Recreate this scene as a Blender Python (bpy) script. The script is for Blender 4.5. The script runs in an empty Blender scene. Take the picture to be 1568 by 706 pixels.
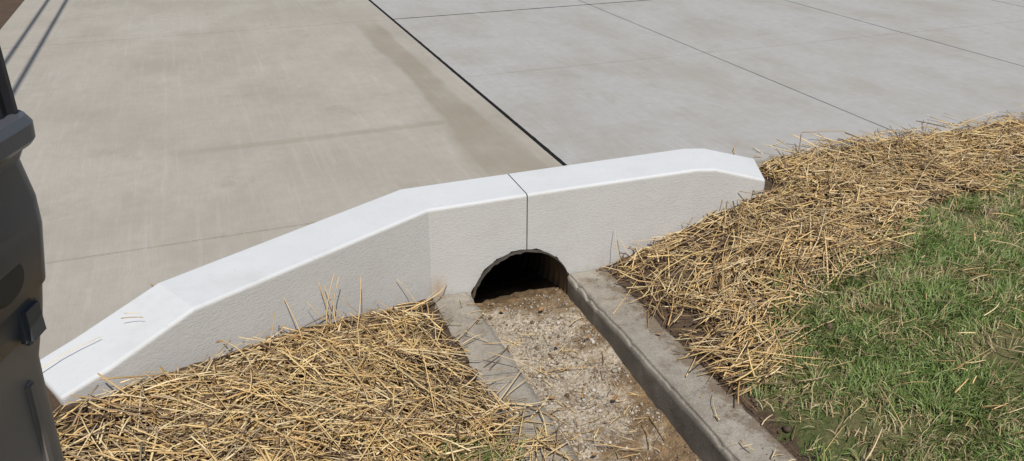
import bpy, bmesh, math, random
import numpy as np
from mathutils import Vector, noise
random.seed(7); rng=np.random.default_rng(11)
scene=bpy.context.scene
scene.view_settings.view_transform='Standard'; scene.view_settings.look='None'; scene.view_settings.exposure=0
C=bpy.context.collection

# ------------------------------------------------------------ helpers
def link(o,parent=None):
    C.objects.link(o)
    if parent: o.parent=parent
    return o
def mesh_obj(name,verts,faces,mat=None,smooth=False,parent=None):
    me=bpy.data.meshes.new(name); me.from_pydata([tuple(v) for v in verts],[],[tuple(f) for f in faces]); me.update()
    if smooth: me.polygons.foreach_set('use_smooth',[True]*len(me.polygons))
    if mat: me.materials.append(mat)
    return link(bpy.data.objects.new(name,me),parent)
def np_mesh(name,V,F,col=None,mat=None,smooth=True):
    me=bpy.data.meshes.new(name); n=len(V); m,k=F.shape
    me.vertices.add(n); me.vertices.foreach_set('co',V.astype(np.float32).ravel())
    me.loops.add(m*k); me.loops.foreach_set('vertex_index',F.astype(np.int32).ravel())
    me.polygons.add(m); me.polygons.foreach_set('loop_start',np.arange(0,m*k,k,dtype=np.int32))
    me.polygons.foreach_set('loop_total',np.full(m,k,dtype=np.int32))
    me.update(calc_edges=True)
    if smooth: me.polygons.foreach_set('use_smooth',np.ones(m,dtype=bool))
    if col is not None:
        at=me.color_attributes.new('Col','FLOAT_COLOR','POINT')
        c4=np.ones((n,4),dtype=np.float32); c4[:,:3]=col; at.data.foreach_set('color',c4.ravel())
    if mat: me.materials.append(mat)
    me.validate()
    return link(bpy.data.objects.new(name,me))
class NT:
    def __init__(s,name):
        s.m=bpy.data.materials.new(name); s.m.use_nodes=True; s.t=s.m.node_tree; s.b=s.t.nodes['Principled BSDF']
        s.tc=s.t.nodes.new('ShaderNodeTexCoord')
    def n(s,typ,**kw):
        nd=s.t.nodes.new(typ)
        for k,v in kw.items():
            if k in nd.inputs: s.set(nd.inputs[k],v)
            else: setattr(nd,k,v)
        return nd
    def set(s,inp,v):
        if hasattr(v,'is_output'): s.t.links.new(v,inp)
        else: inp.default_value=v
    def noise(s,scale,detail=4,rough=.55,stretch=None,dist=0,off=(0,0,0)):
        mp=s.n('ShaderNodeMapping'); s.t.links.new(s.tc.outputs['Object'],mp.inputs[0])
        if stretch: mp.inputs['Scale'].default_value=stretch
        mp.inputs['Location'].default_value=off
        nz=s.n('ShaderNodeTexNoise'); s.t.links.new(mp.outputs[0],nz.inputs['Vector'])
        nz.inputs['Scale'].default_value=scale; nz.inputs['Detail'].default_value=detail; nz.inputs['Roughness'].default_value=rough
        nz.inputs['Distortion'].default_value=dist
        return nz.outputs['Fac']
    def ramp(s,fac,stops):
        r=s.n('ShaderNodeValToRGB'); s.t.links.new(fac,r.inputs[0])
        e=r.color_ramp.elements
        while len(e)<len(stops): e.new(.5)
        for el,(p,c) in zip(e,stops):
            el.position=p; el.color=(c if len(c)==4 else (*c,1)) if hasattr(c,'__len__') else (c,c,c,1)
        return r.outputs[0]
    def mix(s,fac,a,b,mode='MIX'):
        x=s.n('ShaderNodeMix',data_type='RGBA',blend_type=mode)
        s.set(x.inputs[0],fac)
        for i,v in ((6,a),(7,b)):
            if not hasattr(v,'is_output') and len(v)==3: v=(*v,1)
            s.set(x.inputs[i],v)
        return x.outputs[2]
    def math(s,op,a,b=0.,c=None):
        x=s.n('ShaderNodeMath',operation=op); s.set(x.inputs[0],a); s.set(x.inputs[1],b)
        if c is not None: s.set(x.inputs[2],c)
        return x.outputs[0]
    def bump(s,h,strength=.3,dist=.01,prev=None):
        b=s.n('ShaderNodeBump'); b.inputs['Strength'].default_value=strength; b.inputs['Distance'].default_value=dist
        s.t.links.new(h,b.inputs['Height'])
        if prev is not None: s.t.links.new(prev,b.inputs['Normal'])
        return b.outputs[0]
    def out(s,col,rough=.8,normal=None,spec=.3):
        s.set(s.b.inputs['Base Color'],col if hasattr(col,'is_output') else (*col,1))
        s.set(s.b.inputs['Roughness'],rough); s.b.inputs['Specular IOR Level'].default_value=spec
        if normal is not None: s.t.links.new(normal,s.b.inputs['Normal'])
        return s.m
    def xyz(s):
        x=s.n('ShaderNodeSeparateXYZ'); s.t.links.new(s.tc.outputs['Object'],x.inputs[0]); return x.outputs

# ------------------------------------------------------------ materials
def mat_driveway():
    t=NT('driveway_concrete'); x,y,z=t.xyz()
    big=t.noise(.7,5,.6); med=t.noise(1.7,7,.66,stretch=(1,.6,1)); fine=t.noise(160,3,.7); mott=t.noise(14,6,.7,off=(1,6,0))
    streak=t.noise(1,6,.7,stretch=(30,1.0,1)); broom=t.noise(1,3,.6,stretch=(300,5,1)); cross=t.noise(1,5,.65,stretch=(1.2,7,1),off=(4,2,0))
    side=t.math('GREATER_THAN',x,1.697)  # right slabs greyer than left: cool sky sheen put into the base colour
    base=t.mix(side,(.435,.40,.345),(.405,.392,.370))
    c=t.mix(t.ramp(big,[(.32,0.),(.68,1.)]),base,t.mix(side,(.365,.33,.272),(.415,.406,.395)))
    c=t.mix(t.math('MULTIPLY',t.ramp(med,[(.44,0.),(.64,1.)]),.46),c,(.29,.258,.205))
    c=t.mix(t.math('MULTIPLY',t.ramp(mott,[(.40,1.),(.60,0.)]),.24),c,(.30,.275,.235))
    c=t.mix(t.math('MULTIPLY',t.ramp(streak,[(.52,0.),(.74,1.)]),.30),c,(.52,.50,.465))
    c=t.mix(t.math('MULTIPLY',t.ramp(cross,[(.56,0.),(.76,1.)]),.22),c,(.29,.265,.22))
    c=t.mix(t.math('MULTIPLY',t.ramp(broom,[(.35,1.),(.55,0.)]),.16),c,(.25,.23,.20))
    c=t.mix(t.math('MULTIPLY',t.ramp(fine,[(.3,1.),(.5,0.)]),.34),c,(.22,.20,.17))
    def band(coord,centre,w,soft):
        d=t.math('ABSOLUTE',t.math('SUBTRACT',coord,centre))
        return t.math('SUBTRACT',1.,t.math('MINIMUM',t.math('MAXIMUM',t.math('DIVIDE',t.math('SUBTRACT',d,w),soft),0.),1.))
    wob=t.math('MULTIPLY',t.math('SUBTRACT',t.noise(1.3,5,.6),.5),.16)
    widen=t.math('MULTIPLY',t.math('MAXIMUM',t.math('SUBTRACT',5.,y),0.),.06)
    m1=t.math('MULTIPLY',band(t.math('ADD',x,wob),1.43,t.math('ADD',.085,widen),t.math('ADD',.04,widen)),band(y,5.5,1.9,.25))
    m1=t.math('MULTIPLY',m1,t.ramp(t.noise(2.2,5,.6,off=(3,1,0)),[(.3,.5),(.6,1.)]))
    m2=t.math('MULTIPLY',band(t.math('ADD',y,t.math('MULTIPLY',wob,.3)),4.60,.022,.035),band(x,.75,.6,.5))
    m2=t.math('MULTIPLY',m2,.6)
    m=t.math('MAXIMUM',m1,m2)
    c=t.mix(t.math('MULTIPLY',m,.58),c,(.24,.198,.142))
    sc=t.ramp(t.noise(1.9,7,.75,off=(9,4,0)),[(.58,0.),(.68,1.)])
    c=t.mix(t.math('MULTIPLY',sc,.32),c,(.25,.215,.165))
    spot=t.ramp(t.noise(7,4,.6,off=(2,9,0)),[(.72,0.),(.76,1.)])
    c=t.mix(t.math('MULTIPLY',spot,.3),c,(.24,.21,.16))
    n=t.bump(broom,.5,.003); n=t.bump(fine,.35,.002,n)
    return t.out(c,.75,n,.35)
def mat_wall():
    t=NT('headwall_concrete')
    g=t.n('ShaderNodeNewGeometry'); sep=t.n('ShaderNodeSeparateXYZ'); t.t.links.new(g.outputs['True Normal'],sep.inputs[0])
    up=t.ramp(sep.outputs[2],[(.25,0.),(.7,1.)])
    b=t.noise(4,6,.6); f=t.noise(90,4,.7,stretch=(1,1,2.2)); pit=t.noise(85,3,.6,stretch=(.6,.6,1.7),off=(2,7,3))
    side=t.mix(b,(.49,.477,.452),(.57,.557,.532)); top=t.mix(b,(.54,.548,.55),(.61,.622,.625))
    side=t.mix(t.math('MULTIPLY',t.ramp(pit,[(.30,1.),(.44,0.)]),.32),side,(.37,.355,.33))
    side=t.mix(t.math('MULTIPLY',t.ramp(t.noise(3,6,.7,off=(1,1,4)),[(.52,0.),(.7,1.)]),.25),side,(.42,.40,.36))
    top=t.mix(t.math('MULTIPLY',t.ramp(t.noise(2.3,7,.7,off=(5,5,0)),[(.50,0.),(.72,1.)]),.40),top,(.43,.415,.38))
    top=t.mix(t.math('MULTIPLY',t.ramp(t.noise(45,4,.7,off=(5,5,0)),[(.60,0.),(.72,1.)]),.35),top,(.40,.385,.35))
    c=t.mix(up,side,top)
    x,y,z=t.xyz()
    d=t.math('MULTIPLY',t.math('SUBTRACT',-.14,z),3.5)
    d=t.math('MULTIPLY',t.math('MINIMUM',t.math('MAXIMUM',d,0.),1.),t.ramp(t.noise(9,6,.75),[(.48,0.),(.72,.9)]))
    c=t.mix(t.math('MULTIPLY',d,.75),c,(.33,.24,.15))
    dx=t.math('ABSOLUTE',t.math('SUBTRACT',x,.83)); dr=t.math('MULTIPLY',t.math('MAXIMUM',t.math('SUBTRACT',1.,t.math('MULTIPLY',dx,22)),0.),t.math('MINIMUM',t.math('MAXIMUM',t.math('MULTIPLY',t.math('SUBTRACT',-.19,z),14),0.),1.))
    c=t.mix(t.math('MULTIPLY',dr,.6),c,(.42,.28,.14))
    inv=t.math('SUBTRACT',1.,up)
    n=t.bump(t.math('MULTIPLY',pit,inv),.30,.005)
    n=t.bump(t.math('MULTIPLY',f,t.math('ADD',t.math('MULTIPLY',inv,.5),.25)),.30,.003,n)
    n=t.bump(b,.3,.012,n)
    return t.out(c,.8,n,.25)
def mat_oldconc():
    t=NT('weathered_concrete'); b=t.noise(5,7,.65); f=t.noise(110,4,.7); st=t.noise(12,6,.75,off=(3,0,0)); x,y,z=t.xyz()
    c=t.mix(t.ramp(b,[(.35,0.),(.65,1.)]),(.24,.212,.172),(.36,.325,.27))
    c=t.mix(t.math('MULTIPLY',t.ramp(f,[(.55,0.),(.68,1.)]),.5),c,(.46,.43,.38))
    c=t.mix(t.math('MULTIPLY',t.ramp(f,[(.32,1.),(.44,0.)]),.5),c,(.12,.10,.08))
    so=t.math('ADD',t.math('MULTIPLY',t.math('SUBTRACT',x,1.59),7.),t.math('MULTIPLY',t.math('SUBTRACT',st,.5),4.))
    so=t.ramp(so,[(.0,0.),(.35,1.)])
    so2=t.ramp(st,[(.52,0.),(.64,.7)])
    c=t.mix(t.math('MULTIPLY',t.math('MAXIMUM',so,so2),.75),c,t.mix(f,(.10,.07,.046),(.21,.155,.105)))
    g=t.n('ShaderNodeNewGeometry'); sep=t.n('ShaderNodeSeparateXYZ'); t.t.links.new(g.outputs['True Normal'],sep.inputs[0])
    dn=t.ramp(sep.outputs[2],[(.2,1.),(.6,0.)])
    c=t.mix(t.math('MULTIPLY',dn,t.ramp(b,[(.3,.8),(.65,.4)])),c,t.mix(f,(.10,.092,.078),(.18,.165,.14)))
    n=t.bump(f,.8,.004); n=t.bump(b,.4,.01,n); n=t.bump(st,.4,.008,n)
    return t.out(c,.85,n,.2)
def mat_ground():
    t=NT('ground_soil_and_turf'); at=t.n('ShaderNodeVertexColor',layer_name='Col')
    sp=t.n('ShaderNodeSeparateColor'); t.t.links.new(at.outputs[0],sp.inputs[0])
    b=t.noise(9,7,.7); f=t.noise(70,5,.75); l=t.noise(.35,5,.6)
    soil=t.mix(b,(.05,.033,.023),(.16,.11,.075)); soil=t.mix(t.math('MULTIPLY',t.ramp(f,[(.5,0.),(.7,1.)]),.5),soil,(.24,.18,.125))
    turf=t.mix(t.ramp(f,[(.35,0.),(.65,1.)]),(.05,.07,.02),(.15,.17,.06)); turf=t.mix(t.math('MULTIPLY',t.ramp(b,[(.42,0.),(.6,1.)]),.7),turf,(.24,.19,.105))
    turf=t.mix(t.math('MULTIPLY',l,.3),turf,(.06,.10,.03))
    straw=t.mix(f,(.22,.15,.07),(.42,.31,.16))
    c=t.mix(sp.outputs[1],soil,turf); c=t.mix(sp.outputs[0],c,straw)
    n=t.bump(b,.9,.03); n=t.bump(f,.9,.012,n)
    return t.out(c,.95,n,.1)
def mat_floor():
    t=NT('channel_sediment'); x,y,z=t.xyz(); b=t.noise(5,7,.72); f=t.noise(140,3,.7); v=t.n('ShaderNodeTexVoronoi'); t.t.links.new(t.tc.outputs['Object'],v.inputs[0]); v.inputs['Scale'].default_value=120
    sepc=t.n('ShaderNodeSeparateColor'); t.t.links.new(v.outputs['Color'],sepc.inputs[0])
    stone=t.ramp(sepc.outputs[0],[(0.,(.24,.19,.13)),(.4,(.37,.31,.23)),(1.,(.52,.46,.37))])
    mud=t.mix(t.ramp(t.noise(22,6,.75),[(.35,0.),(.65,1.)]),(.075,.042,.017),(.26,.165,.08))
    wet=t.math('ADD',t.math('MULTIPLY',t.math('SUBTRACT',x,1.30),3.0),t.math('MULTIPLY',t.math('SUBTRACT',2.30,y),.8))
    wet=t.math('MAXIMUM',wet,t.math('MULTIPLY',t.math('SUBTRACT',y,3.03),6.))
    m=t.ramp(t.math('ADD',t.math('MULTIPLY',wet,.6),t.math('MULTIPLY',t.math('SUBTRACT',b,.46),3.2)),[(.0,.10),(.4,.9)])
    c=t.mix(m,stone,mud)
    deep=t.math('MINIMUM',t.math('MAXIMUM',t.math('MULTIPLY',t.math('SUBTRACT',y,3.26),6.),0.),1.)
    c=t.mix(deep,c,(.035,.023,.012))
    n=t.bump(v.outputs['Distance'],.6,.006); n=t.bump(b,.5,.012,n); n=t.bump(f,.5,.004,n)
    return t.out(c,.75,n,.3)
def mat_vc(name,rough=.6,spec=.3,trans=0,nscale=60,amt=.25):
    t=NT(name); at=t.n('ShaderNodeVertexColor',layer_name='Col'); nz=t.noise(nscale,3,.6)
    c=t.mix(amt,at.outputs[0],t.mix(nz,(.15,.15,.15),(1,1,1)),'MULTIPLY')
    m=t.out(c,rough,None,spec)
    if trans:
        tr=t.n('ShaderNodeBsdfTranslucent'); t.t.links.new(c,tr.inputs[0]); mx=t.n('ShaderNodeMixShader'); mx.inputs[0].default_value=trans
        o=[q for q in t.t.nodes if q.type=='OUTPUT_MATERIAL'][0]
        t.t.links.new(t.b.outputs[0],mx.inputs[1]); t.t.links.new(tr.outputs[0],mx.inputs[2]); t.t.links.new(mx.outputs[0],o.inputs[0])
    return m
def mat_simple(name,c1,c2,rough,scale=8,bump=.2,spec=.4,metal=0,bs=60):
    t=NT(name); c=t.mix(t.ramp(t.noise(scale,5,.65),[(.35,0.),(.65,1.)]),c1,c2)
    m=t.out(c,rough,t.bump(t.noise(bs,3,.6),bump,.003),spec); t.b.inputs['Metallic'].default_value=metal; return m
M_drive=mat_driveway(); M_wall=mat_wall(); M_old=mat_oldconc(); M_ground=mat_ground(); M_floor=mat_floor()
M_straw=mat_vc('straw',.45,.4,.06,90,.15); M_grass=mat_vc('grass_blades',.5,.35,.25,30,.15); M_stone=mat_vc('stones',.8,.25,0,120,.35)
M_seal=mat_simple('black_joint_sealant',(.006,.006,.006),(.015,.015,.015),.8,40,.5,.15)
M_fill=mat_simple('joint_grout',(.05,.045,.04),(.085,.078,.068),.9,30,.3)

# ------------------------------------------------------------ site geometry (metres; x along headwall, y away across the driveway, z=0 driveway)
SL=.526/1.024
def back_y(a): return np.where(a<.74,3.40+(a-.74)*SL,3.40)
def front_y(a): return np.where(a<.80,3.14+(a-.80)*SL,3.14)
XA=np.array([-200,-3,-.9,-.6,-.1,.15,.50,.78,1.67,1.9,2.15,2.5,3.0,5,200]); ZA=np.array([.0,.0,-.005,-.025,-.11,-.15,-.235,-.31,-.325,-.255,-.17,-.07,-.025,-.03,-.03])
def ground_z(a,b): return np.interp(np.asarray(a,float),XA,ZA)
def floor_z(b):
    b=np.asarray(b,float)
    return -.455-.05*np.clip((3.1-b)/1.2,0,1.6)-.10*np.clip((b-3.15)/.5,0,1)
def surf_z(a,b):
    z=ground_z(a,b)
    z=np.where((a>.77)&(a<.975),-.305,z); z=np.where((a>1.465)&(a<1.675),-.315,z)
    z=np.where((a>=.975)&(a<=1.465),floor_z(b),z); return z
def grass_edge(a): return np.interp(a,[1.6,1.75,1.95,2.27,3.06,4.05,8],[2.0,2.2,2.30,2.42,2.66,2.9,3.1])

# ---- ground sheet
def axis(lo,hi,step,far):
    core=list(np.arange(lo,hi+1e-6,step)); out=[]; d=step
    x=hi
    while x<far: d*=1.5; x+=d; out.append(x)
    o2=[];x=lo;d=step
    while x>-far: d*=1.5; x-=d; o2.append(x)
    return np.array(o2[::-1]+core+out)
ax=axis(-2,5.0,.02,160); ay=axis(.6,3.8,.02,160)
GX,GY=np.meshgrid(ax,ay,indexing='ij'); 
Z=ground_z(GX,GY).copy()
nzv=np.zeros_like(Z)
for i,a in enumerate(ax):
    for j,b in enumerate(ay):
        if -2.2<a<5.2 and .4<b<4:
            p=Vector((a*7,b*7,0)); nzv[i,j]=.016*noise.noise(p)+.010*noise.noise(p*3.3)+.006*noise.noise(p*8)
Z+=nzv
Z=np.where(GX<1.45,np.minimum(Z,.005),Z)
trough=(GX>.815)&(GX<1.635)&(GY>-1.9); Z=np.where(trough,-.8,Z)
wallmid=np.where(GX<.74,back_y(GX)-.10,3.29)
edge=np.where(GX>2.60,3.45,np.where(GX<-.66,back_y(GX)+.06,wallmid))
under=(GX>-1.60)&(GX<13.6)&(GY>edge)&(GY<27.6)
Z=np.where(under,-.9,Z)
nx,ny=len(ax),len(ay); V=np.stack([GX,GY,Z],-1).reshape(-1,3)
idx=np.arange(nx*ny).reshape(nx,ny); F=np.stack([idx[:-1,:-1],idx[1:,:-1],idx[1:,1:],idx[:-1,1:]],-1).reshape(-1,4)
turf=((GY<grass_edge(GX)+nzv*4)&(GX>1.72+nzv*3))|(GX>6)|(GX<-6.5)|(GY<-.5)|(GY>28)
strawm=(GX<-2.3)&(GX>-6.4)&(GY>2)
colr=np.zeros((nx,ny,3)); colr[...,1]=turf; colr[...,0]=strawm*.6
np_mesh('ground',V,F,colr.reshape(-1,3),M_ground,True)

# ---- driveway slabs
bm=bmesh.new()
def slab(poly,z0=-.15,z1=0.):
    bot=[bm.verts.new((x,y,z0)) for x,y in poly]; top=[bm.verts.new((x,y,z1)) for x,y in poly]
    n=len(poly); bm.faces.new(top); bm.faces.new(bot[::-1])
    for i in range(n): bm.faces.new((bot[i],bot[(i+1)%n],top[(i+1)%n],top[i]))
g=.0035; G1=.009
LY=[3.45,7.65,11.8,16.,20.,24.,27.7]; RY=[3.403,5.52,7.65,9.8,11.9,14.,16.,18.,20.,22.,24.,26.,27.7]
RX=[1.697,3.724,5.727,7.73,9.73,11.7,13.7]
slab([(-1.65,float(back_y(-1.65))+.003),(.74,3.403),(1.697-G1,3.403),(1.697-G1,3.45-g),(-1.65,3.45-g)])
for y0,y1 in zip(LY[:-1],LY[1:]): slab([(-1.65,y0+g),(1.697-G1,y0+g),(1.697-G1,y1-g),(-1.65,y1-g)])
for i,(x0,x1) in enumerate(zip(RX[:-1],RX[1:])):
    for y0,y1 in zip(RY[:-1],RY[1:]):
        gl=G1 if i==0 else g
        slab([(x0+gl,y0+(g if y0>3.41 else 0)),(x1-g,y0+(g if y0>3.41 else 0)),(x1-g,y1-g),(x0+gl,y1-g)])
te=[e for e in bm.edges if all(v.co.z>-.001 for v in e.verts)]
bmesh.ops.bevel(bm,geom=te,offset=.004,segments=2,affect='EDGES')
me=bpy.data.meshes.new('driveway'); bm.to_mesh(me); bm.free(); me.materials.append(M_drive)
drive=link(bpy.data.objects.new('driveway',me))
fv=[];ff=[]
BOX=((0,3,2,1),(4,5,6,7),(0,1,5,4),(1,2,6,5),(2,3,7,6),(3,0,4,7))
def strip(x0,y0,x1,y1,z0,z1):
    k=len(fv); fv.extend([(x0,y0,z0),(x1,y0,z0),(x1,y1,z0),(x0,y1,z0),(x0,y0,z1),(x1,y0,z1),(x1,y1,z1),(x0,y1,z1)])
    for f in BOX: ff.append(tuple(k+q for q in f))
w=.0031
for y in LY[:-1]: strip(-1.64,y-w,1.697-G1,y+w,-.14,-.009)
for x in RX[1:-1]: strip(x-w,3.41,x+w,27.6,-.14,-.009)
for y in RY[1:-1]: strip(1.697+G1,y-w,13.6,y+w,-.14,-.0095)
jf=mesh_obj('joint_grout',fv,ff,M_fill); jf.parent=drive
def wobbly(name,p0,p1,w0,n,zc=.003):
    p0=Vector(p0);p1=Vector(p1); d=(p1-p0); t=d.normalized(); s=Vector((-t.y,t.x,0)); V=[];F=[]
    for i in range(n+1):
        c=p0+d*i/n; k=c*9
        a=w0*(1+.35*noise.noise(k*1.3)+.25*noise.noise(k*5)); b=w0*(1+.35*noise.noise(k*1.3+Vector((9,9,9)))+.25*noise.noise(k*5+Vector((3,1,4))))
        V+= [c-s*a+Vector((0,0,-.006)),c-s*a*.8+Vector((0,0,.0012)),c+Vector((0,0,zc*.6+.001*noise.noise(k*4))),c+s*b*.8+Vector((0,0,.0012)),c+s*b+Vector((0,0,-.006))]
        if i: 
            q=5*i
            for j in range(4): F.append((q-5+j,q-4+j,q+j+1,q+j))
    return mesh_obj(name,V,F,M_seal,True,drive)
wobbly('sealant_long',(1.697,3.41,0),(1.697,27,0),.0145,900)
wobbly('sealant_cross',(1.71,7.65,0),(13.6,7.65,0),.010,500)

# ---- headwall
def wall_piece(st):
    bm=bmesh.new(); rings=[]
    for (bx,by),(fx,fy),zt in st:
        rings.append([bm.verts.new((bx,by,-.85)),bm.verts.new((bx,by,zt)),bm.verts.new((fx,fy,zt-.006)),bm.verts.new((fx,fy,-.85))])
    for r,q in zip(rings[:-1],rings[1:]):
        for i in range(4):
            j=(i+1)%4; bm.faces.new((r[i],r[j],q[j],q[i]))
    bm.faces.new(rings[0][::-1]); bm.faces.new(rings[-1])
    bmesh.ops.recalc_face_normals(bm,faces=bm.faces)
    me=bpy.data.meshes.new('w'); bm.to_mesh(me); bm.free(); return link(bpy.data.objects.new('w',me))
def baked(o):
    dg=bpy.context.evaluated_depsgraph_get(); dg.update(); return bpy.data.meshes.new_from_object(o.evaluated_get(dg))
JX=1.260
wp=wall_piece([((-.70,2.675),(-.585,2.445),.004),((-.56,2.742),(-.44,2.51),.040),((-.284,2.876),(-.165,2.645),.127),((.74,3.40),(.80,3.14),.13),((1.5,3.40),(1.5,3.14),.132),((2.22,3.40),(2.13,3.13),.132),((2.34,3.40),(2.24,3.13),.118),((2.66,3.385),(2.54,3.12),.022)])
cv=[];n=64
for y in (2.9,3.7):
    for i in range(n):
        th=2*math.pi*i/n; r=.253+.010*noise.noise(Vector((math.cos(th)*5,math.sin(th)*5,1)))+.008*noise.noise(Vector((math.cos(th)*16,math.sin(th)*16,4)))
        cv.append((1.232+r*math.cos(th),y,-.40+r*math.sin(th)))
cf=[tuple(range(n))[::-1],tuple(range(n,2*n))]+[(i,(i+1)%n,n+(i+1)%n,n+i) for i in range(n)]
cut=mesh_obj('cut',cv,cf)
bmx=bmesh.new(); bmx.from_mesh(cut.data); bmesh.ops.recalc_face_normals(bmx,faces=bmx.faces); bmx.to_mesh(cut.data); bmx.free()
gv=[(x,y,z) for z in (-.9,.3) for x,y in ((JX-.0028,3.0),(JX+.0028,3.0),(JX+.0028,3.6),(JX-.0028,3.6))]
cut2=mesh_obj('cut2',gv,BOX)
b=wp.modifiers.new('b','BEVEL'); b.width=.014; b.segments=4; b.limit_method='ANGLE'; b.angle_limit=math.radians(50)
for q in (cut,cut2):
    m=wp.modifiers.new('c','BOOLEAN'); m.operation='DIFFERENCE'; m.object=q; m.solver='EXACT'
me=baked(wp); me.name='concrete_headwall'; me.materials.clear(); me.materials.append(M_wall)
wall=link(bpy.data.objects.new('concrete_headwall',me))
for o in (wp,cut,cut2): bpy.data.objects.remove(o)
k=mesh_obj('joint_seam',[(JX-.0026,3.15,-.13),(JX+.0026,3.15,-.13),(JX+.0026,3.39,-.13),(JX-.0026,3.39,-.13),(JX-.0026,3.15,.12),(JX+.0026,3.15,.12),(JX+.0026,3.39,.12),(JX-.0026,3.39,.12)],BOX,M_fill,parent=wall)

# ---- corrugated culvert pipe
def mat_pipe():
    t=NT('corrugated_pipe'); x,y,z=t.xyz(); nz=t.noise(12,6,.7)
    c=t.mix(nz,(.022,.02,.018),(.07,.056,.043))
    low=t.math('MULTIPLY',t.math('MINIMUM',t.math('MAXIMUM',t.math('MULTIPLY',t.math('SUBTRACT',-.27,z),7.),0.),1.),t.math('MINIMUM',t.math('MAXIMUM',t.math('MULTIPLY',t.math('SUBTRACT',3.5,y),5.),0.),1.))
    c=t.mix(t.math('MULTIPLY',low,.85),c,t.mix(nz,(.16,.10,.05),(.30,.21,.12)))
    return t.out(c,.7,t.bump(nz,.3,.004),.3)
M_pipe=mat_pipe()
V=[];F=[];n=96;ys=[]
y=3.122
while y<5.6: ys.append(y); y+=.008
for i,y in enumerate(ys):
    for j in range(n):
        th=2*math.pi*j/n; r=.247+.006*math.sin((y-3.118)*2*math.pi/.062)
        yy=y
        if i<3: yy=y-(.006+.012*noise.noise(Vector((math.cos(th)*9,math.sin(th)*9,2))))*(3-i)/3*(1 if math.sin(th)>.2 else 0)
        V.append((1.232+r*math.cos(th),yy,-.40+r*math.sin(th)))
for i in range(len(ys)-1):
    for j in range(n): F.append((i*n+j,i*n+(j+1)%n,(i+1)*n+(j+1)%n,(i+1)*n+j))
F.append(tuple((len(ys)-1)*n+j for j in range(n)))
pipe=mesh_obj('culvert_pipe',V,F,M_pipe,True)
sm=pipe.modifiers.new('s','SOLIDIFY'); sm.thickness=.0025; sm.offset=1

# ---- channel kerbs
def kerb(name,x0,x1,y0,y1,zt):
    bm=bmesh.new(); bmesh.ops.create_cube(bm,size=1)
    for v in bm.verts: v.co=Vector(((x0+x1)/2+v.co.x*(x1-x0),(y0+y1)/2+v.co.y*(y1-y0),(zt-.85)/2+v.co.z*(zt+.85)))
    bmesh.ops.bevel(bm,geom=[e for e in bm.edges if all(v.co.z>zt-.01 for v in e.verts)],offset=.012,segments=3,affect='EDGES')
    bmesh.ops.triangulate(bm,faces=[f for f in bm.faces if len(f.verts)>4])
    for ax_,lo,hi,st in ((1,y0,y1,.018),(0,x0,x1,.02),(2,zt-.30,zt-.02,.02)):
        c=lo+st
        while c<hi-st*.5:
            pn=[0,0,0]; pn[ax_]=1; pc=[0,0,0]; pc[ax_]=c
            if ax_==1 and c<.9: c+=.1
            bmesh.ops.bisect_plane(bm,geom=bm.verts[:]+bm.edges[:]+bm.faces[:],plane_co=pc,plane_no=pn); c+=st
    for v in bm.verts:
        if v.co.y<y1-.01:
            p=v.co*6; d=Vector((noise.noise(p),0,noise.noise(p+Vector((5,5,5)))))*.006
            q=v.co*22; d+=Vector((noise.noise(q)*.0012,0,noise.noise(q+Vector((7,1,2)))*.0028))
            chip=noise.noise(v.co*17+Vector((1,8,3)))
            if chip>.28 and v.co.z>zt-.03 and (abs(v.co.x-x0)<.02 or abs(v.co.x-x1)<.02): d.z-=.015*(chip-.28)/.3
            v.co+=d
    me=bpy.data.meshes.new(name); bm.to_mesh(me); bm.free(); me.materials.append(M_old)
    me.polygons.foreach_set('use_smooth',[True]*len(me.polygons))
    return link(bpy.data.objects.new(name,me))
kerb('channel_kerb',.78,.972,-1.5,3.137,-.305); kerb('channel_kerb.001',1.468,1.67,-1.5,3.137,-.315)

# ---- channel floor
fx=np.linspace(.955,1.485,44); fy=np.concatenate([np.arange(-1.5,1.2,.05),np.arange(1.2,5.0,.012)])
FX,FY=np.meshgrid(fx,fy,indexing='ij')
def fz(a,b):
    p=Vector((a,b,0)); return float(floor_z(b))+.018*noise.noise(p*5)+.010*noise.noise(p*17)+.006*noise.noise(p*45)+.03*max(0,1-abs(a-1.47)/.10)+.015*max(0,1-abs(a-.97)/.08)
FZ=np.array([[fz(FX[i,j],FY[i,j]) for j in range(FX.shape[1])] for i in range(FX.shape[0])])
inpipe=FY>3.13
FX=np.where(inpipe,1.232+(FX-1.22)*.90,FX)
idx=np.arange(FX.size).reshape(FX.shape); F=np.stack([idx[:-1,:-1],idx[1:,:-1],idx[1:,1:],idx[:-1,1:]],-1).reshape(-1,4)
np_mesh('drainage_channel_floor',np.stack([FX,FY,FZ],-1).reshape(-1,3),F,None,M_floor,True)

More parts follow.
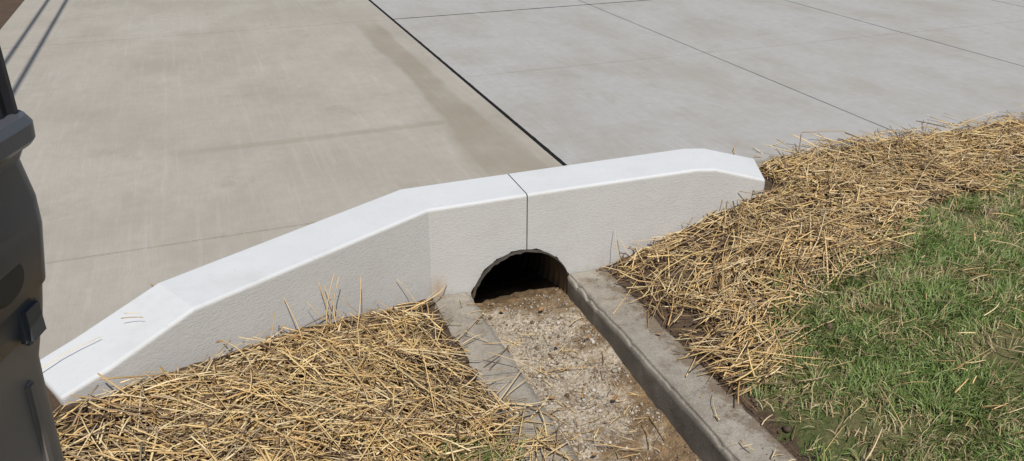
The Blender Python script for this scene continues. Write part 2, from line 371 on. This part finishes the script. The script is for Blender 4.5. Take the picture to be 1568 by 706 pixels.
# ---- stones / clods (merged)
def ico():
    t=(1+5**.5)/2
    v=np.array([(-1,t,0),(1,t,0),(-1,-t,0),(1,-t,0),(0,-1,t),(0,1,t),(0,-1,-t),(0,1,-t),(t,0,-1),(t,0,1),(-t,0,-1),(-t,0,1)],float); v/=np.linalg.norm(v[0])
    f=np.array([(0,11,5),(0,5,1),(0,1,7),(0,7,10),(0,10,11),(1,5,9),(5,11,4),(11,10,2),(10,7,6),(7,1,8),(3,9,4),(3,4,2),(3,2,6),(3,6,8),(3,8,9),(4,9,5),(2,4,11),(6,2,10),(8,6,7),(9,8,1)])
    return v,f
IV,IF=ico()
def stones(name,P,R,COL,mat,smooth=False):
    n=len(P); sc=R[:,None]*rng.uniform(.55,1.25,(n,3)); sc[:,2]*=.75
    v=IV[None]*(1+rng.uniform(-.22,.22,(n,12,1)))*sc[:,None,:]
    th=rng.uniform(0,6.28,n); c,s=np.cos(th)[:,None],np.sin(th)[:,None]
    x=v[...,0]*c-v[...,1]*s; y=v[...,0]*s+v[...,1]*c; v=np.stack([x,y,v[...,2]],-1)+P[:,None,:]
    F=(IF[None]+np.arange(n)[:,None,None]*12).reshape(-1,3)
    return np_mesh(name,v.reshape(-1,3),F,np.repeat(COL,12,0),mat,smooth)
n=14000; a=rng.uniform(.98,1.46,n); b=rng.uniform(.9,3.24,n)
pr=np.clip(1.1-(a-1.25)*2.6-(2.40-b)*.8,.14,1)*np.clip([.6+1.4*noise.noise(Vector((p*7,q*7,3))) for p,q in zip(a,b)],.1,1)
pr=np.where(b>3.0,.3,pr)
keep=rng.uniform(0,1,n)<pr; a,b=a[keep],b[keep]; n=len(a)
R=rng.gamma(2.4,.0013,n)+.0012
pal=np.array([(.54,.48,.38),(.42,.35,.26),(.62,.57,.49),(.24,.18,.12),(.45,.38,.30),(.33,.29,.25),(.20,.13,.08)])
gz=np.array([fz(p,q) for p,q in zip(a,b)])
stones('gravel',np.stack([a,b,gz+R*.25],-1),R,pal[rng.integers(0,7,n)]*rng.uniform(.65,1.05,(n,1)),M_stone)
n=11000; a=rng.uniform(-1.2,4.2,n); b=rng.uniform(1.0,3.42,n)
kl=(a<.80)&(b<front_y(a)-.02); kr=(a>1.675)&(b>grass_edge(a)-.3)&((b<3.11)|((a>2.75)&(b<3.41)))
kc=((a>1.55)&(a<1.9)&(b<3.1)); keep=kl|kr|kc; a,b=a[keep],b[keep]; n=len(a); R=rng.gamma(2.0,.0026,n)+.0015
R=np.where((a>1.46)&(a<1.68),np.minimum(R*.35,.003),R)
stones('soil_clods',np.stack([a,b,surf_z(a,b)+R*.35],-1),R,np.array([(.13,.09,.06)])*rng.uniform(.5,1.6,(n,1)),M_stone,True)

# ---- straw
SP=np.array([(.86,.60,.28),(.76,.51,.22),(.93,.73,.42),(.64,.41,.17),(.45,.28,.12),(.78,.60,.35),(.28,.18,.10),(.90,.65,.28),(.86,.66,.34),(.38,.27,.16)])
def straw_mesh(name,P0,P1,rad,bend,tone):
    n=len(P0); K=5; S=4
    d=P1-P0; L=np.linalg.norm(d,axis=1,keepdims=True); t=d/L
    up=np.array([0,0,1.])+rng.normal(0,.25,(n,3)); s=np.cross(t,up); s/=np.linalg.norm(s,axis=1,keepdims=True); u=np.cross(s,t)
    kk=np.linspace(0,1,K); V=np.zeros((n,K,S,3))
    kink=rng.uniform(.3,.7,(n,1))
    for i,q in enumerate(kk):
        prof=np.where(q<kink,q/kink,(1-q)/(1-kink)); prof=.55*prof+.45*np.sin(np.pi*q)
        c=P0+d*q+(s*bend[:,:1]+u*bend[:,1:2])*L*prof
        r=rad*(1-.35*q)
        for j in range(S):
            an=2*np.pi*j/S
            V[:,i,j]=c+(s*np.cos(an)+u*np.sin(an)*.7)*r[:,None]
    base=np.arange(n)[:,None]*K*S; q=[]
    for i in range(K-1):
        for j in range(S): q.append([i*S+j,i*S+(j+1)%S,(i+1)*S+(j+1)%S,(i+1)*S+j])
    q.append([3,2,1,0]); q.append([(K-1)*S+j for j in range(4)])
    F=(np.array(q)[None]+base[:,:,None]).reshape(-1,4)
    return np_mesh(name,V.reshape(-1,3),F,np.repeat(tone,K*S,0),M_straw,True)
def blocked(a,b): return ((a<2.66)&(a>-.72)&(b>front_y(a)-.012))
def field(n,sampler,thick,up=0.03,Lm=.15):
    a,b=sampler(n); n=len(a)
    az=np.array([3.0*noise.noise(Vector((x*2.2,y*2.2,3))) for x,y in zip(a,b)])+rng.normal(0,.9,n)
    L=np.clip(rng.gamma(3.2,Lm/3.2,n),.03,.38)
    dx,dy=np.cos(az)*L/2,np.sin(az)*L/2
    bad=blocked(a+dx,b+dy)|blocked(a-dx,b-dy)
    a,b,dx,dy,L=a[~bad],b[~bad],dx[~bad],dy[~bad],L[~bad]; n=len(a)
    lay=rng.uniform(0,1,n)
    h=np.array([.5+1.0*noise.noise(Vector((x*4,y*4,8)))+.5*noise.noise(Vector((x*11,y*11,8))) for x,y in zip(a,b)]); h=np.clip(h,.12,1.3)
    zz=lay*thick*h+.004
    z0=np.maximum(surf_z(a-dx,b-dy),ground_z(a-dx,b-dy)); z1=np.maximum(surf_z(a+dx,b+dy),ground_z(a+dx,b+dy))
    onfl=(a>.98)&(a<1.46); z0=np.where(onfl,floor_z(b),z0); z1=np.where(onfl,floor_z(b),z1)
    sl=rng.normal(0,up,n)*L/.15; 
    P0=np.stack([a-dx,b-dy,z0+zz-sl*.5],-1); P1=np.stack([a+dx,b+dy,z1+zz+sl*.5],-1)
    P0[:,2]=np.maximum(P0[:,2],z0+.003); P1[:,2]=np.maximum(P1[:,2],z1+.003)
    rad=np.clip(rng.normal(.0026,.0009,n),.0010,.0052)
    bend=np.stack([rng.normal(0,.06,n),np.abs(rng.normal(0,.035,n))],-1)
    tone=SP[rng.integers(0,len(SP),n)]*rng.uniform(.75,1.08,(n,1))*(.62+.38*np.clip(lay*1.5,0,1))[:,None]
    return P0,P1,rad,bend,tone
def samp_left(n):
    a=rng.uniform(-1.3,1.0,n); b=rng.uniform(1.2,3.1,n)
    d=front_y(a)-b; nz=np.array([noise.noise(Vector((x*3,y*3,1)))+.6*noise.noise(Vector((x*9,y*9,1))) for x,y in zip(a,b)])
    pr=np.ones(n)
    pr=np.where((a>.60)&(b>2.2),.55,pr)
    pr=np.where(a>.74,np.where(b<2.45,.30,.03),pr); pr=np.where((a>.86)&(b>2.1),.06,pr); pr=np.where(a>.97,0,pr)
    pr=np.where((a>.5)&(a<.8)&(b<1.95),.30,pr)
    pr=np.where((d<.05),.6,pr); pr=pr*np.clip(.95+1.1*nz,.14,1)
    k=(d>.01)&(rng.uniform(0,1,n)<pr); return a[k],b[k]
def samp_right(n):
    a=rng.uniform(1.67,4.9,n); b=rng.uniform(2.0,3.48,n)
    ge=grass_edge(a); nz=np.array([noise.noise(Vector((x*2.6,y*2.6,5)))+.6*noise.noise(Vector((x*9,y*9,5))) for x,y in zip(a,b)])
    pr=np.clip((b-ge+.12+nz*.20)/.12,0,1)*np.clip(.92+1.2*nz,.12,1)
    pr=np.where((b>3.40),.3,pr); pr=np.where((a<1.9),pr*np.clip((a-1.60)/.28,0,1),pr)
    k=(rng.uniform(0,1,n)<pr)&~((a<2.64)&(b>3.12)); return a[k],b[k]
def merge(lst): return [np.concatenate(x) for x in zip(*lst)]
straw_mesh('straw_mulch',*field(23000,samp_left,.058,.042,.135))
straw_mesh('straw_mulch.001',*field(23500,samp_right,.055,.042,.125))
def samp_loose(n):
    a=rng.uniform(.9,3.8,n); b=rng.uniform(1.1,3.1,n)
    k=(((a>.98)&(a<1.46)&(b<2.95)&(rng.uniform(0,1,n)<.9))|((a>1.47)&(b<grass_edge(a)+.1)&(rng.uniform(0,1,n)<.36))); return a[k],b[k]
P0,P1,r,bd,tn=field(2100,samp_loose,.03,.02,.07)
r=r*.75
g_=(P0[:,0]>1.8); P0[g_,2]+=.03; P1[g_,2]+=.03
st=[(P0,P1,r,bd,tn)]
ind=[((.36,2.80,-.16),(.28,2.885,.035)),((.40,2.78,-.17),(.45,2.905,-.01)),((.34,2.80,-.17),(.22,2.80,-.02)),((.18,2.68,-.12),(.14,2.79,.02)),((.05,2.62,-.10),(.10,2.72,.01)),
     ((.70,3.0,-.26),(.62,3.03,-.12)),((.46,2.86,-.2),(.36,2.85,-.06)),((.28,2.75,-.14),(.34,2.84,.06)),((.38,2.78,-.18),(.30,2.86,.0)),((.33,2.76,-.17),(.36,2.86,.03)),
     ((1.72,3.02,-.30),(1.70,3.115,-.10)),((1.80,3.03,-.29),(1.725,3.12,-.16)),((1.86,3.05,-.27),(1.74,3.10,-.20)),
     ((-.30,3.07,.005),(-.24,2.96,.008)),((-.29,3.02,.010),(-.20,3.0,.004)),((-.33,3.09,.012),(-.27,3.04,.006)),
     ((-.40,2.69,.108),(-.33,2.66,.113)),((-.39,2.72,.108),(-.34,2.69,.116)),((-.70,2.56,.012),(-.47,2.66,.068)),
     ((2.88,3.55,.004),(3.02,3.60,.004)),((3.2,3.68,.004),(3.45,3.60,.006)),((3.0,3.5,.004),(3.2,3.47,.02)),((2.6,3.46,.004),(2.72,3.62,.03)),
     ((1.55,2.2,-.30),(1.66,2.30,-.29)),((1.5,2.72,-.31),(1.66,2.86,-.30)),((1.15,2.62,-.45),(1.36,2.55,-.44))]
I0=np.array([i[0] for i in ind],float); I1=np.array([i[1] for i in ind],float); m=len(ind)
st.append((I0,I1,np.full(m,.0024),rng.normal(0,.08,(m,2))*np.array([[1,.3]]),SP[rng.integers(0,4,m)]*.9))
straw_mesh('loose_straw',*merge(st))

# ---- grass
def blades(name,a,b,z,Lm,wm,dry):
    n=len(a); K=4
    az=np.array([4.0*noise.noise(Vector((x*5,y*5,2)))+2.5*noise.noise(Vector((x*14,y*14,6))) for x,y in zip(a,b)])+rng.normal(0,.9,n)
    L=np.clip(rng.normal(Lm,Lm*.3,n),.015,.14); lean=np.clip(rng.normal(1.0,.35,n),.1,1.5)
    w=np.clip(rng.normal(wm,wm*.25,n),.001,.006)*.5
    ln0=lean*.55; V=np.zeros((n,2*K-1,3)); c=np.stack([a,b,z],-1); hd=np.stack([np.cos(az),np.sin(az),np.zeros(n)],-1)
    sv=np.stack([-np.sin(az),np.cos(az),np.zeros(n)],-1); tw=rng.normal(0,.5,n); sv=sv*np.cos(tw)[:,None]+np.array([0,0,1.])*np.sin(tw)[:,None]
    for i in range(K):
        ww=w*(1-.15*i)
        if i<K-1: V[:,2*i]=c-sv*ww[:,None]; V[:,2*i+1]=c+sv*ww[:,None]
        else: V[:,2*i]=c
        an=ln0+lean*.55*i
        c=c+(hd*np.sin(an)[:,None]+np.array([0,0,1.])*np.cos(an)[:,None])*(L/(K-1))[:,None]
    base=np.arange(n)*(2*K-1); T=[]
    for i in range(K-2): T+= [[2*i,2*i+1,2*i+3],[2*i,2*i+3,2*i+2]]
    T.append([2*K-4,2*K-3,2*K-2])
    F=(np.array(T)[None]+base[:,None,None]).reshape(-1,3)
    G=np.array([(.19,.275,.07),(.235,.32,.095),(.14,.22,.05),(.29,.35,.14),(.21,.27,.08)])
    D=np.array([(.56,.45,.24),(.45,.35,.18),(.64,.53,.31)])
    col=G[rng.integers(0,5,n)]*rng.uniform(.75,1.25,(n,1)); isd=rng.uniform(0,1,n)<dry
    col[isd]=D[rng.integers(0,3,isd.sum())]*rng.uniform(.7,1.1,(isd.sum(),1))
    return np_mesh(name,V.reshape(-1,3),F,np.repeat(col,2*K-1,0),M_grass,True)
n=125000; a=rng.uniform(1.66,4.6,n); b=rng.uniform(.95,3.1,n)
nz=np.array([noise.noise(Vector((x*3,y*3,4)))+.6*noise.noise(Vector((x*9,y*9,4))) for x,y in zip(a,b)])
pr=np.clip((grass_edge(a)-b+nz*.22)/.12,0,1)*np.clip((a-1.70+nz*.10)/.08,0,1)*np.clip(.85+1.6*nz,.14,1)
k=rng.uniform(0,1,n)<pr; a,b,nz=a[k],b[k],nz[k]
blades('lawn_grass',a,b,ground_z(a,b)-.002,.055,.0034,np.clip(.30-1.1*nz,.05,.9))
n=900; a=rng.normal(.60,.08,n); b=rng.normal(1.95,.06,n)
blades('grass_tuft',a,b,ground_z(a,b)+.015,.055,.003,np.full(n,.15))
n=500; a=rng.uniform(.1,.7,n); b=rng.normal(1.8,.04,n)
blades('grass_tuft.001',a,b,ground_z(a,b),.045,.003,np.full(n,.25))

# ---- dry leaves
lv=[];lf=[]
for (x,y,z,s) in [(1.98,3.06,-.21,.02),(1.95,3.05,-.22,.016),(1.25,2.75,-.44,.018),(1.33,2.35,-.46,.02),(1.12,2.1,-.48,.016),(1.6,2.5,-.31,.014),(.15,2.62,-.06,.02),(-.1,2.55,.02,.016),(1.38,1.95,-.48,.02),(1.10,2.45,-.47,.018),(1.40,2.75,-.43,.016),(1.30,3.05,-.44,.02),(1.12,3.10,-.44,.015)]:
    k=len(lv); r=random.uniform(0,6.28)
    pts=[(-1,0,.1),(-.4,.5,.35),(.3,.45,.25),(1,0,.4),(.3,-.45,.3),(-.4,-.5,.2),(0,0,0)]
    for px,py,pz in pts: lv.append((x+s*(px*math.cos(r)-py*math.sin(r)),y+s*(px*math.sin(r)+py*math.cos(r)),z+s*pz+.006))
    for i in range(6): lf.append((k+i,k+(i+1)%6,k+6))
mesh_obj('dry_leaves',lv,lf,mat_simple('dry_leaf',(.20,.11,.05),(.34,.2,.09),.7,30,.2))

# ---- trash bin at the left
YAW=-math.radians(20.7)
bx,by=-.770,.51
binr=bpy.data.objects.new('wheeled_trash_bin',None); link(binr); binr.location=(.935*bx+.3535*by,-.3535*bx+.935*by,-.03); binr.rotation_euler=(0,0,YAW)
M_body=mat_simple('bin_taupe_plastic',(.20,.175,.16),(.25,.222,.205),.45,3,.05,bs=300)
M_collar=mat_simple('bin_slate_plastic',(.065,.068,.078),(.085,.089,.10),.38,3,.05,bs=300)
M_black=mat_simple('bin_black_plastic',(.012,.012,.014),(.025,.025,.028),.4,3,.05)
def rring(hx,hy,z,r=.03,seg=6):
    P=[]
    for cx,cy,a0 in ((hx-r,hy-r,0),(-hx+r,hy-r,90),(-hx+r,-hy+r,180),(hx-r,-hy+r,270)):
        for i in range(seg+1):
            th=math.radians(a0+90*i/seg); P.append((cx+r*math.cos(th),cy+r*math.sin(th),z+.03))
    return P
def loft(name,prof,mat,capb=False):
    V=[];F=[]
    for hx,z in prof: V+=rring(hx,.295-(.303-hx)*.4,z)
    m=28
    for i in range(len(prof)-1):
        for j in range(m): F.append((i*m+j,i*m+(j+1)%m,(i+1)*m+(j+1)%m,(i+1)*m+j))
    if capb: F.append(tuple(range(m))[::-1])
    o=mesh_obj(name,V,F,mat,True,binr); o.data.set_sharp_from_angle(angle=math.radians(35)) if hasattr(o.data,'set_sharp_from_angle') else None
    return o
loft('body',[(.19,.06),(.195,.07),(.233,.80),(.237,.889),(.242,1.034),(.244,1.07),(.252,1.10),(.254,1.118)],M_body,True)
loft('collar',[(.246,1.108),(.258,1.120),(.262,1.139),(.266,1.160),(.270,1.165),(.280,1.228),(.281,1.26),(.276,1.30),(.283,1.314)],M_collar)
loft('rim',[(.272,1.309),(.290,1.317),(.294,1.322),(.295,1.338),(.290,1.346),(.280,1.347),(.268,1.343),(.258,1.31),(.23,.9),(.18,.12)],M_collar)
def bbox(name,c,s,mat,bev=.008,rot=(0,0,0)):
    bm=bmesh.new(); bmesh.ops.create_cube(bm,size=1)
    for v in bm.verts: v.co=Vector((v.co.x*s[0],v.co.y*s[1],v.co.z*s[2]))
    bmesh.ops.bevel(bm,geom=bm.edges[:],offset=bev,segments=2,affect='EDGES')
    me=bpy.data.meshes.new(name); bm.to_mesh(me); bm.free(); me.materials.append(mat)
    o=link(bpy.data.objects.new(name,me),binr); o.location=(c[0],c[1],c[2]+.03); o.rotation_euler=rot; return o
bbox('lid_open',(0,.272,1.40),(.56,.022,.13),M_black,.008)
bbox('latch',(.262,.225,1.135),(.016,.035,.045),M_collar,.005)
for i,yy in enumerate((-.13,0,.13,.22)): bbox('rib_%d'%i,(.238,yy,.95),(.010,.014,.22),M_body,.003,(0,math.radians(3),0))
def cyl(name,c,r,h,axis,mat,seg=32,sx=1):
    bm=bmesh.new(); bmesh.ops.create_cone(bm,cap_ends=True,segments=seg,radius1=r,radius2=r,depth=h)
    bmesh.ops.bevel(bm,geom=[e for e in bm.edges if abs(e.verts[0].co.z-e.verts[1].co.z)<1e-5],offset=min(.006,h*.3),segments=2,affect='EDGES')
    me=bpy.data.meshes.new(name); bm.to_mesh(me); bm.free(); me.materials.append(mat)
    o=link(bpy.data.objects.new(name,me),binr); o.location=(c[0],c[1],c[2]+.03)
    o.rotation_euler=(0,math.pi/2,0) if axis=='x' else (math.pi/2,0,0)
    o.scale=(1,sx,1); return o
cyl('grip_recess',(.272,.19,1.20),.022,.010,'x',M_black,32,1.5)
cyl('axle',(0,.20,.12),.01,.44,'x',M_black)
for i,s in enumerate((-1,1)): 
    cyl('wheel_%d'%i,(s*.225,.20,.12),.12,.05,'x',M_black)
    bbox('foot_%d'%i,(s*.12,-.11,.03),(.05,.05,.07),M_body,.006)

# ---- added out of view: cable pair and poles to cast the twin driveway shadows
EL=math.radians(57); sd=Vector((-.13,-.99,0)).normalized(); S3=Vector((sd.x*math.cos(EL),sd.y*math.cos(EL),math.sin(EL)))
M_wood=mat_simple('pole_wood',(.10,.075,.05),(.18,.14,.10),.8,6,.5)
caster=bpy.data.objects.new('service_cable',None); link(caster)
H=3.6; off=sd*(H/math.tan(EL))
V=[];F=[]
for q,ax0 in enumerate((-1.24,-1.42)):
    px=ax0+off.x; k=len(V); N=30
    for i in range(N+1):
        y=-6+34*i/N
        for j in range(8): V.append((px+.018*math.cos(j*.785),y,H+.018*math.sin(j*.785)))
        if i:
            for j in range(8): F.append((k+(i-1)*8+j,k+(i-1)*8+(j+1)%8,k+i*8+(j+1)%8,k+i*8+j))
mesh_obj('cables',V,F,M_black,True,caster)
for i,y in enumerate((-6,28)):
    V=[];F=[]
    for z in (-.3,3.9):
        for j in range(16): V.append((-1.33+off.x+(.11-.006*z)*math.cos(j*math.pi/8),y+(.11-.006*z)*math.sin(j*math.pi/8),z))
    for j in range(16): F.append((j,(j+1)%16,16+(j+1)%16,16+j))
    F.append(tuple(range(16,32))); mesh_obj('pole_%d'%i,V,F,M_wood,False,caster)

# ------------------------------------------------------------ light, sky, camera
w=bpy.data.worlds.new('World'); scene.world=w; w.use_nodes=True
sk=w.node_tree.nodes.new('ShaderNodeTexSky'); sk.sky_type='NISHITA'; sk.sun_disc=False; sk.sun_elevation=EL; sk.sun_rotation=math.atan2(sd.x,sd.y)
bg=w.node_tree.nodes['Background']; w.node_tree.links.new(sk.outputs[0],bg.inputs[0]); bg.inputs[1].default_value=.075
sl=bpy.data.lights.new('sun','SUN'); sl.energy=4.15; sl.angle=math.radians(.5); sl.color=(1,.965,.91)
so=link(bpy.data.objects.new('sun',sl)); so.rotation_euler=S3.to_track_quat('Z','Y').to_euler()
cd=bpy.data.cameras.new('camera'); cam=link(bpy.data.objects.new('camera',cd)); cd.sensor_width=36; cd.lens=36*1260/1568; cd.clip_end=1000; cd.clip_start=.02
cam.location=(0,0,1.6); cam.rotation_euler=(math.radians(90-26.05),0,YAW)
scene.camera=cam
